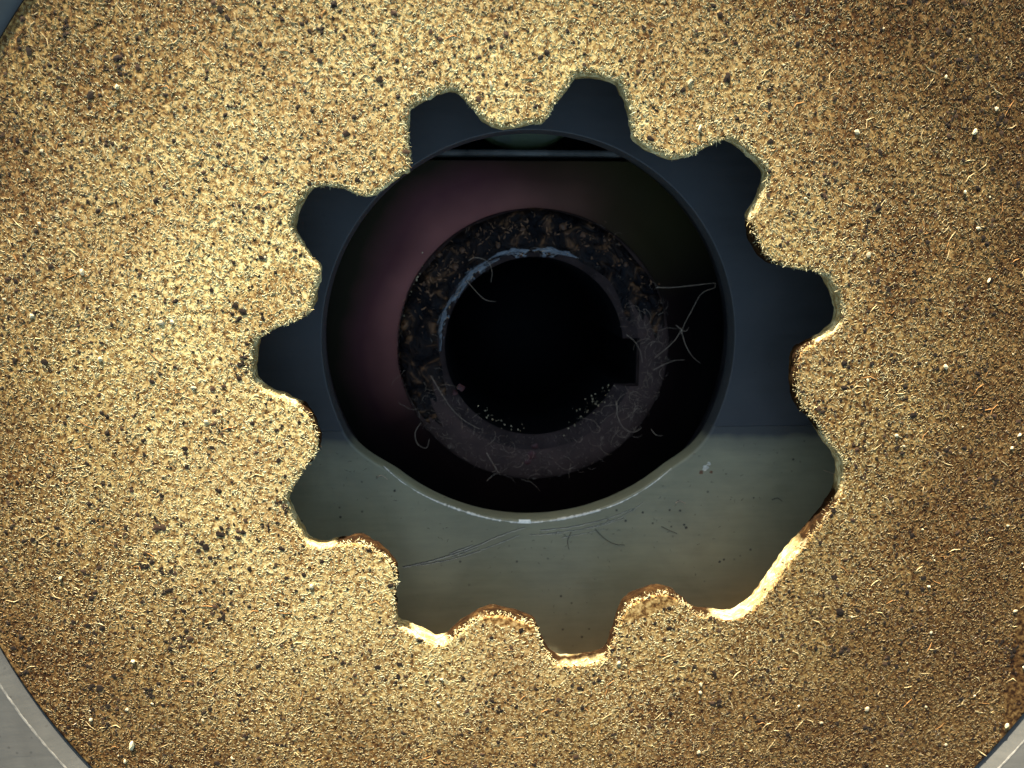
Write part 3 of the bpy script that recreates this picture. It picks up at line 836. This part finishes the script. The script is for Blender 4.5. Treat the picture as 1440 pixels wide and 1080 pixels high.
V, Q, C = grains(P, rng.gamma(3, 0.06, n) + 0.06, 0.4, np.full(n, 0.06), np.array([[0.56, 0.46, 0.27]]) * rng.uniform(0.8, 1.05, (n, 1)))
o = link('pale_grains', fast_mesh('pale_grains', V, Q, C, False), M_GRAIN, lin); o['kind'] = 'stuff'
# the larger cream flakes, one by one
for q, (x, y, r, st) in enumerate([(186,1048,1.15,2.0),(1370,186,.85,1.6),(1416,1020,.95,1.2),(188,930,.75,1.2),(128,1012,.6,1.0),(690,118,.75,2.2),(984,180,.8,2.4),(165,122,.7,1.3),(1390,395,.6,2.2),(438,825,.8,1.0),(985,962,.7,1.2),(40,240,.5,1.4),(1357,270,.55,1.2),(1330,108,.5,1.5),(176,1070,.6,1.5),(1220,535,.5,1.5),(85,813,.6,1.8)]):
    c = np.array(at(x, y)[:2]) - DO
    vv = ICO_V * np.array([r * 0.55 * st ** 0.5, r * 0.55 / st ** 0.5, 0.22]) * rng.uniform(0.7, 1.3, (len(ICO_V), 1))
    a = rng.uniform(0.9, 2.0)
    vv = np.c_[vv[:, 0] * math.cos(a) - vv[:, 1] * math.sin(a), vv[:, 0] * math.sin(a) + vv[:, 1] * math.cos(a), vv[:, 2]]
    fo = link('cream_flake', fast_mesh('cream_flake', vv, ICO_F, None, False), M_FLAKE, lin)
    fo.location = (c[0] * MM, c[1] * MM, 0.00010)

# ------------------------------------------------------------------ loose lint and fibres lying on hub and plate
def strand(pts_px, z, r, colr, zs_=None):
    P = np.array([at(x, y, z) for x, y in pts_px])
    q = catmull(P, 0.6)
    if len(q) < 3: q = catmull(P, 0.25)
    q[:, 2] = z + 0.25 + 0.35 * np.sin(np.linspace(0, math.pi, len(q)))
    vv, ff = tube([tuple(p) for p in q], r, r * 0.6, 5)
    return vv, ff
LONG = [
 ([(922,404),(945,404),(975,401),(1005,398),(1004,404),(985,413),(971,438),(962,455),(957,470)], 'long pale looped fibre hanging off the right of the hub ring', .085),
 ([(958,463),(948,478),(933,492),(920,503)], 'short pale fibre of the knotted lint tuft beside the keyway', .08),
 ([(957,461),(962,482),(972,500),(984,510)], 'pale forked fibre of the lint tuft above the dark chamber', .08),
 ([(950,457),(962,466),(968,460)], 'tiny pale fibre crossing the knotted lint tuft', .07),
 ([(918,520),(935,511),(950,506),(963,506)], 'pale fibre sticking out of the hub ring beside the keyway', .07),
 ([(657,368),(668,362),(686,368),(692,383),(690,397)], 'curled pale fibre loop on the inner edge of the greasy ring', .07),
 ([(656,394),(668,408),(682,421),(697,424)], 'pale fibre reaching over the black bore from the greasy ring', .07),
 ([(606,528),(618,548),(634,572),(652,590),(674,603)], 'long straight pale fibre lying across the purple grey ring', .07),
 ([(684,636),(694,652),(704,668)], 'straight tan fibre beside the dark red residue', .07),
 ([(867,566),(868,585),(877,602),(891,607),(902,601)], 'curved pale fibre hook on the ring below the keyway', .07),
 ([(880,470),(892,480),(900,495),(903,510)], 'dark curved fibre on the ring at the keyway corner', .06),
 ([(915,603),(922,611),(933,612)], 'small pale hooked fibre at the outer lower edge of the ring', .07),
 ([(592,594),(584,608),(588,624),(600,629),(604,617)], 'pale open fibre loop at the lower outer edge of the ring', .07),
 ([(684,676),(692,668),(700,664)], 'pale fibre below the lower edge of the hub ring', .08),
]
LCOL = plain('loose_fibre_mat', (0.60, 0.44, 0.30), 0.5, 0.0, 500, 0.35)
for pts, lab, r in LONG:
    vv, ff = strand(pts, Z_HUB, r * 0.72, None)
    tag(link('loose_fibre', mesh_from('loose_fibre', vv, ff, True), LCOL), lab, 'fibre', 'single fibres on the hub ring')
DCOL = plain('dark_hair_mat', (0.05, 0.042, 0.03), 0.5, 0.0, 500, 0.35)
PLH = [([(837,744),(848,755),(862,764),(878,766)], 'dark kinked hair lying on the olive grey plate', DCOL), ([(803,748),(798,760),(800,772)], 'short dark curved hair on the olive grey plate', DCOL),
       ([(930,740),(940,745),(952,750)], 'thin dark hair on the olive plate below the rust spot', DCOL), ([(1158,661),(1166,664),(1176,667)], 'pale fibre stuck out from the broken tooth edge', LCOL),
       ([(950,707),(956,704),(964,708)], 'pale curl of fibre on the plate just below the bore lip', LCOL), ([(530,672),(536,668),(545,674)], 'pale lint curl beside the left end of the worn lip', LCOL),
       ([(1085,703),(1093,700),(1100,705)], 'small dark hair on the olive plate near the broken tooth', DCOL)]
for pts, lab, m_ in PLH:
    P = np.array([at(x, y, ZL) for x, y in pts]); q = catmull(P, 0.5); q[:, 2] = ZL + 0.08
    vv, ff = tube([tuple(p) for p in q], 0.065, 0.04, 5)
    tag(link('loose_hair', mesh_from('loose_hair', vv, ff, True), m_), lab, 'hair', 'hairs on the plate')
# dust of short lint on the hub, uncountable
def lint(n, fn, colr, lmin, lmax, wid, zoff, name, label):
    P = np.array([fn() for _ in range(n)])
    V, Q, C = fib_strands(P[:, :2], rng.uniform(0, 6.28, n), rng.uniform(lmin, lmax, n), rng.uniform(wid * 0.7, wid * 1.2, n), np.full(n, wid * 0.7), rng.normal(0, 1.2, n), P[:, 2] + zoff, rng.normal(0, 0.12, n), colr * rng.uniform(0.35, 1.2, (n, 1)))
    o = link(name, fast_mesh(name, V, Q, C), M_LINT)
    return tag(o, label, 'lint', kind='stuff')
def on_ring():
    while True:
        a = random.uniform(0, 2 * math.pi); r = random.uniform(IR + 0.3, HR - 0.2)
        if KY0 - 0.8 < r * math.sin(a) < KY1 + 0.8 and r * math.cos(a) > 0 and r * math.cos(a) < KX + 0.8: continue
        if random.random() < (0.30 if 0.5 < a < 3.5 else 1.0): break
    z = Z_HUB - max(0, (IR + CW - math.hypot(r * math.cos(a) - ix, r * math.sin(a) - iy)) / (CW - 0.4)) * 1.05
    return (HX + r * math.cos(a), HY + r * math.sin(a), z)
lint(800, on_ring, np.array([[0.40, 0.29, 0.21]]), 0.5, 3.2, 0.06, 0.12, 'lint_dust', 'short pale lint scattered over the greasy hub ring')
def curls(n, fn, name, label, r0, lmin, lmax):
    V, Fc = [], []
    for _ in range(n):
        p = Vector(fn()); a = random.uniform(0, 6.28); L = random.uniform(lmin, lmax); k = random.gauss(0, 0.38); pts = []
        for q in range(9):
            pts.append(tuple(p + Vector((0, 0, 0.12 + 0.3 * math.sin(q * 0.4) * random.random()))))
            a += k + random.gauss(0, 0.16)
            p = p + Vector((math.cos(a), math.sin(a), 0)) * (L / 8)
        vv, ff = tube(pts, r0 * random.uniform(0.7, 1.2), r0 * 0.5, 4)
        b0 = len(V); V += vv; Fc += [tuple(i + b0 for i in f) for f in ff]
    return tag(link(name, mesh_from(name, V, Fc, True), LCOL), label, 'lint', kind='stuff')
def on_tuft():
    a = math.radians(random.choice((random.gauss(5, 28), random.gauss(-75, 45), random.gauss(200, 18), random.gauss(-35, 20))))
    r = random.uniform(IR + 1.5, HR)
    if KY0 - 2.5 < r * math.sin(a) < KY1 + 2.5 and math.cos(a) > 0: r = max(r, KX + 2.5)
    return (HX + r * math.cos(a), HY + r * math.sin(a), Z_HUB)
curls(95, on_tuft, 'lint_tangle', 'tangle of hair-thin tan fibres over the keyway side of the ring', 0.026, 1.2, 5.5)
def on_grease():
    a = math.radians(random.choice((random.uniform(30, 165), random.gauss(85, 25), random.gauss(140, 14)))); r = random.gauss((IR + HR) / 2 + 1.0, 1.6)
    return (HX + r * math.cos(a), HY + r * math.sin(a), Z_HUB + 0.35)
lint(170, on_grease, np.array([[0.42, 0.21, 0.10]]), 0.4, 1.8, 0.26, 0.1, 'coppery_shreds', 'coppery brown shreds stuck in the grease of the upper ring')
def on_lower():
    while True:
        x, y = random.uniform(430, 1170), random.uniform(620, 910)
        p = at(x, y, ZL)
        q = np.array([[p[0] - DX, p[1] - DY]])
        if math.hypot(p[0] - LX, p[1] - LY) > LR + 1.5 and in_hole(q)[0]: return (p[0], p[1], ZL)
lint(150, on_lower, np.array([[0.10, 0.09, 0.06]]), 0.3, 1.5, 0.09, 0.03, 'plate_dust', 'fine dark hairs and dust strewn over the olive grey plate')
# bright metal chips
def chips(n, cx, cy, sx, sy, rot, z, name, label, rmin, rmax):
    V = []; 
    a = rng.normal(0, 1, (n, 2)) * np.array([sx, sy])
    c, s = math.cos(rot), math.sin(rot)
    P = np.array([at(cx + q[0] * c - q[1] * s, cy + q[0] * s + q[1] * c, z) for q in a])
    V, Q, C = grains(P[:, :2], rng.uniform(rmin, rmax, n), 0.5, np.full(n, z + 0.1), np.full((n, 3), 0.6))
    o = link(name, fast_mesh(name, V, Q, C, False), M_CHIP)
    return tag(o, label, 'metal chips', kind='stuff')
chips(60, 835, 567, 22, 6, -0.75, Z_HUB - 0.6, 'metal_chips', 'bright metal chips caught on the ring below the keyway', 0.04, 0.15)
chips(26, 584, 410, 5, 26, 0.25, Z_HUB - 0.2, 'metal_chips', 'sparkling metal chips on the greasy outer edge of the ring', 0.07, 0.22)
chips(22, 700, 592, 34, 5, 0.42, Z_HUB - 0.6, 'metal_chips', 'fine bright specks along the lower bore edge of the ring', 0.05, 0.15)
print('tris', sum(sum(len(p.vertices) - 2 for p in o.data.polygons) for o in bpy.data.objects if o.type == 'MESH'))
